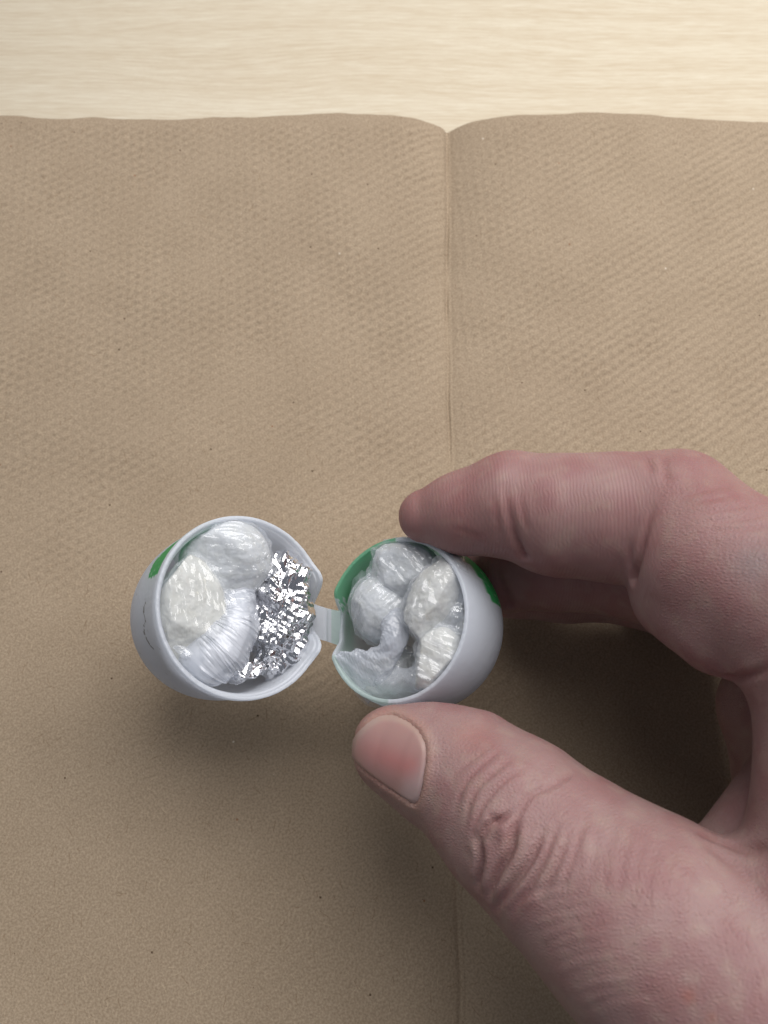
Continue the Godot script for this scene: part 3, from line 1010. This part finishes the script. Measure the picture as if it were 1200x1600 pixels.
var nail_pts := [[548, 1173], [556, 1149], [581, 1127], [605, 1118], [634, 1126], [656, 1145], [665, 1174], [661, 1213], [652, 1248], [642, 1256], [611, 1236], [578, 1211], [556, 1190]]
var nail_r := PackedFloat32Array()
const NAIL_C := Vector2(607, 1185)

func nail_radius(phi: float) -> float:
	if nail_r.is_empty():
		var c := Curve2D.new()
		for i in nail_pts.size() + 1:
			var p := Vector2(nail_pts[i % 13][0], nail_pts[i % 13][1])
			var a := Vector2(nail_pts[(i + 1) % 13][0], nail_pts[(i + 1) % 13][1])
			var b := Vector2(nail_pts[(i + 12) % 13][0], nail_pts[(i + 12) % 13][1])
			c.add_point(p, -(a - b) / 6.0, (a - b) / 6.0)
		c.bake_interval = 1.0
		nail_r.resize(360)
		for p in c.get_baked_points():
			var d := p - NAIL_C
			var k := int(rad_to_deg(wrapf(d.angle(), 0.0, TAU))) % 360
			for e in range(-1, 2): nail_r[(k + e + 360) % 360] = d.length()
	var f := rad_to_deg(wrapf(phi, 0.0, TAU))
	var k := int(f) % 360
	return lerpf(nail_r[k], nail_r[(k + 1) % 360], f - int(f))

func finish_hand(v: PackedVector3Array, idx: PackedInt32Array) -> void:
	skin_lines()
	var nor := PackedVector3Array()
	nor.resize(v.size())
	for t in range(0, idx.size(), 3):
		var n := (v[idx[t + 1]] - v[idx[t]]).cross(v[idx[t + 2]] - v[idx[t]])
		for k in 3: nor[idx[t + k]] += n
	var lumps := noise(61, 0.045, FastNoiseLite.TYPE_SIMPLEX_SMOOTH, 3)
	var mott := noise(62, 0.09, FastNoiseLite.TYPE_SIMPLEX_SMOOTH, 3)
	var spots := []
	for q in [[1076, 1556, 0.8, 0.33, 0.12, 0.09], [1112, 1590, 0.6, 0.32, 0.14, 0.11], [1180, 880, 3.2, 0.24, 0.19, 0.19], [740, 1150, 3.5, 0.33, 0.17, 0.15]]:
		var sp := march(q[0], q[1])
		if sp != Vector3.INF: spots.append([sp, q[2], Color(q[3], q[4], q[5])])
	var col := PackedColorArray()
	var origin := at(1010, 1448, 128)
	var res := PackedVector3Array()
	res.resize(v.size())
	var tip_i := at(664, 806, 161)
	var knuckle := at(1110, 800, 140)
	for i in v.size():
		var p := v[i]
		var n := nor[i].normalized()
		var d := lumps.get_noise_3dv(p) * 0.35
		var red := 0.0
		for g in grooves:
			var lo: Vector3 = g[4]
			var hi: Vector3 = g[5]
			if p.x < lo.x or p.y < lo.y or p.z < lo.z or p.x > hi.x or p.y > hi.y or p.z > hi.z: continue
			var pts: Array = g[0]
			var best := 1e9
			var ends := 1.0
			for k in pts.size() - 1:
				var a: Vector3 = pts[k]
				var ba: Vector3 = pts[k + 1] - a
				var h := clampf((p - a).dot(ba) / maxf(ba.length_squared(), 1e-6), 0.0, 1.0)
				var q := (p - a - ba * h).length_squared()
				if q < best:
					best = q
					var u := (k + h) / (pts.size() - 1)
					ends = minf(1.0, 0.25 + 4.0 * minf(u, 1.0 - u)) if not g[7] else 0.12 + 0.88 * u
			var r: float = sqrt(best) / g[2]
			if r * g[2] < 3.6:
				d += ends * g[1] * (-exp(-r * r) + g[3] * exp(-r * r * g[2] * g[2] / 3.2))
				red = maxf(red, ends * g[6] * exp(-r * r * 0.6))
		# nail bed
		var nail := 0.0
		var np := Vector2(600.0 - FOCAL * p.x / p.z, 800.0 + FOCAL * p.y / p.z) - NAIL_C
		if np.length_squared() < 14400.0 and n.z > -0.25:
			var lev := np.length() / nail_radius(np.angle())
			if lev < 1.0: d -= 0.3
			elif lev < 1.4: d += 0.32 * smoothstep(1.4, 1.08, lev) * smoothstep(-70.0, 20.0, np.x - np.y * 0.6) - 0.3 * smoothstep(1.08, 1.0, lev)
			nail = smoothstep(1.35, 1.0, lev)
		res[i] = p + n * d - origin
		var m := mott.get_noise_3dv(p)
		var m2 := mott.get_noise_3dv(p * 3.1 + Vector3(70, 0, 0))
		var c := Color(0.315, 0.196, 0.184)
		c = c.lerp(Color(0.275, 0.142, 0.138), clampf(0.35 + m * 1.3, 0, 1) * 0.85)
		c = c.lerp(Color(0.36, 0.262, 0.22), clampf(m2 * 1.5, 0, 1) * 0.5)
		var warm := exp(-(p - tip_i).length_squared() / 500.0) * 0.5 + exp(-(p - knuckle).length_squared() / 220.0) * 0.45
		c = c.lerp(Color(0.255, 0.105, 0.10), clampf(warm + red * 0.6, 0, 0.8))
		for q in spots:
			var dd: float = (p - q[0]).length()
			if dd < q[1] * 2.0: c = c.lerp(q[2], 0.6 * exp(-pow(dd / q[1], 2.0)))
		if nail > 0.0: c = c.lerp(Color(0.45, 0.25, 0.18), nail * 0.4)
		col.append(c)
	var root := thing("hand", "right hand pinching the smaller capsule half between index finger and thumb", "hand", origin)
	var body := build_mesh(res, idx, true, col)
	var arr := body.surface_get_arrays(0)
	var near_i := PackedInt32Array()
	var far_i := PackedInt32Array()
	var all: PackedInt32Array = arr[Mesh.ARRAY_INDEX]
	for t in range(0, all.size(), 3):
		var p := v[all[t]]
		var finger := 800.0 + FOCAL * p.y / p.z < 1062.0 and 600.0 - FOCAL * p.x / p.z < 1035.0
		for k in 3:
			if finger: far_i.append(all[t + k])
			else: near_i.append(all[t + k])
	body = ArrayMesh.new()
	arr[Mesh.ARRAY_INDEX] = near_i
	body.add_surface_from_arrays(Mesh.PRIMITIVE_TRIANGLES, arr)
	arr[Mesh.ARRAY_INDEX] = far_i
	body.add_surface_from_arrays(Mesh.PRIMITIVE_TRIANGLES, arr)
	body.surface_set_material(0, M.skin)
	body.surface_set_material(1, M.ridged)
	part("skin", body, null, root)
	# a few short hairs on the back of the thumb
	var hr := RandomNumberGenerator.new()
	hr.seed = 8
	var hv := PackedVector3Array()
	var hi2 := PackedInt32Array()
	for k in 16:
		var q := march(hr.randf_range(835, 1000), hr.randf_range(1370, 1480))
		if q == Vector3.INF: continue
		var dirh := Vector3(hr.randf_range(0.3, 1.0), hr.randf_range(-0.9, -0.2), 0.45).normalized()
		var bend := Vector3(hr.randfn(), hr.randfn(), -0.6) * 0.35
		var len_h := hr.randf_range(0.9, 2.0)
		var base := hv.size()
		for e in 6:
			var u := e / 5.0
			var c := q + Vector3(0, 0, 0.1) + dirh * len_h * u + bend * u * u * len_h
			for a in 4:
				hv.append(c + Vector3(cos(a * PI / 2), sin(a * PI / 2), 0) * 0.045 * (1.05 - u) - origin)
		for t in grid_idx(4, 6, true): hi2.append(base + t)
	var hm := StandardMaterial3D.new()
	hm.resource_name = "hair"
	hm.albedo_color = lin(0.09, 0.06, 0.045)
	var ho := part("fine_hair", build_mesh(hv, hi2), hm, root)
	ho.set_meta("kind", "stuff")
	# thumbnail: a curved plate laid in its bed
	var nphi := 96
	var nrad := 26
	var pv := PackedVector3Array()
	var pc := PackedColorArray()
	var nmid := march(NAIL_C.x, NAIL_C.y)
	for j in nrad + 6:
		for i in nphi:
			var phi := TAU * i / nphi
			var rr := minf(1.0, float(nrad - 1 - j) / (nrad - 1)) if j < nrad else 0.0
			var under := j >= nrad
			rr = maxf(rr, 0.0)
			var q := Vector3.INF
			var px := Vector2.ZERO
			var back := 0
			while q == Vector3.INF and back < 12:
				px = NAIL_C + Vector2.from_angle(phi) * nail_radius(phi) * 1.01 * rr * (1.0 - 0.02 * back)
				q = march(px.x, px.y)
				back += 1
			var e := 0.012 * (q - nmid).length_squared() * 0.15
			q += Vector3(-0.25, -0.3, 0.92) * (0.02 + e - 0.3 * smoothstep(0.9, 1.0, rr))
			pv.append(q - origin)
			var u := (px.x - 607.0) / 58.0
			var w := (px.y - 1185.0) / 70.0
			var c := Color(0.36, 0.205, 0.188)
			c = c.lerp(Color(0.40, 0.165, 0.155), exp(-pow((w - 0.02 - u * 0.3) / 0.30, 2.0)) * smoothstep(-1.3, 0.1, u) * smoothstep(1.0, 0.7, rr) * 0.85)
			c = c.lerp(Color(0.50, 0.42, 0.42), smoothstep(0.25, 0.75, w * 0.75 + u * 0.55 - 0.12) * smoothstep(0.1, 0.5, u) * 0.35)
			c = c.lerp(Color(0.50, 0.40, 0.31), smoothstep(0.80, 0.97, rr) * smoothstep(0.3, -0.6, w) * 0.35)
			pc.append(c)
		if j == nrad - 1: break
	var pi := grid_idx(nphi, nrad, true)
	var flip := PackedInt32Array()
	for t in range(0, pi.size(), 3): flip.append_array([pi[t], pi[t + 2], pi[t + 1]])
	part("thumbnail", build_mesh(pv, flip, true, pc), M.nail, root)
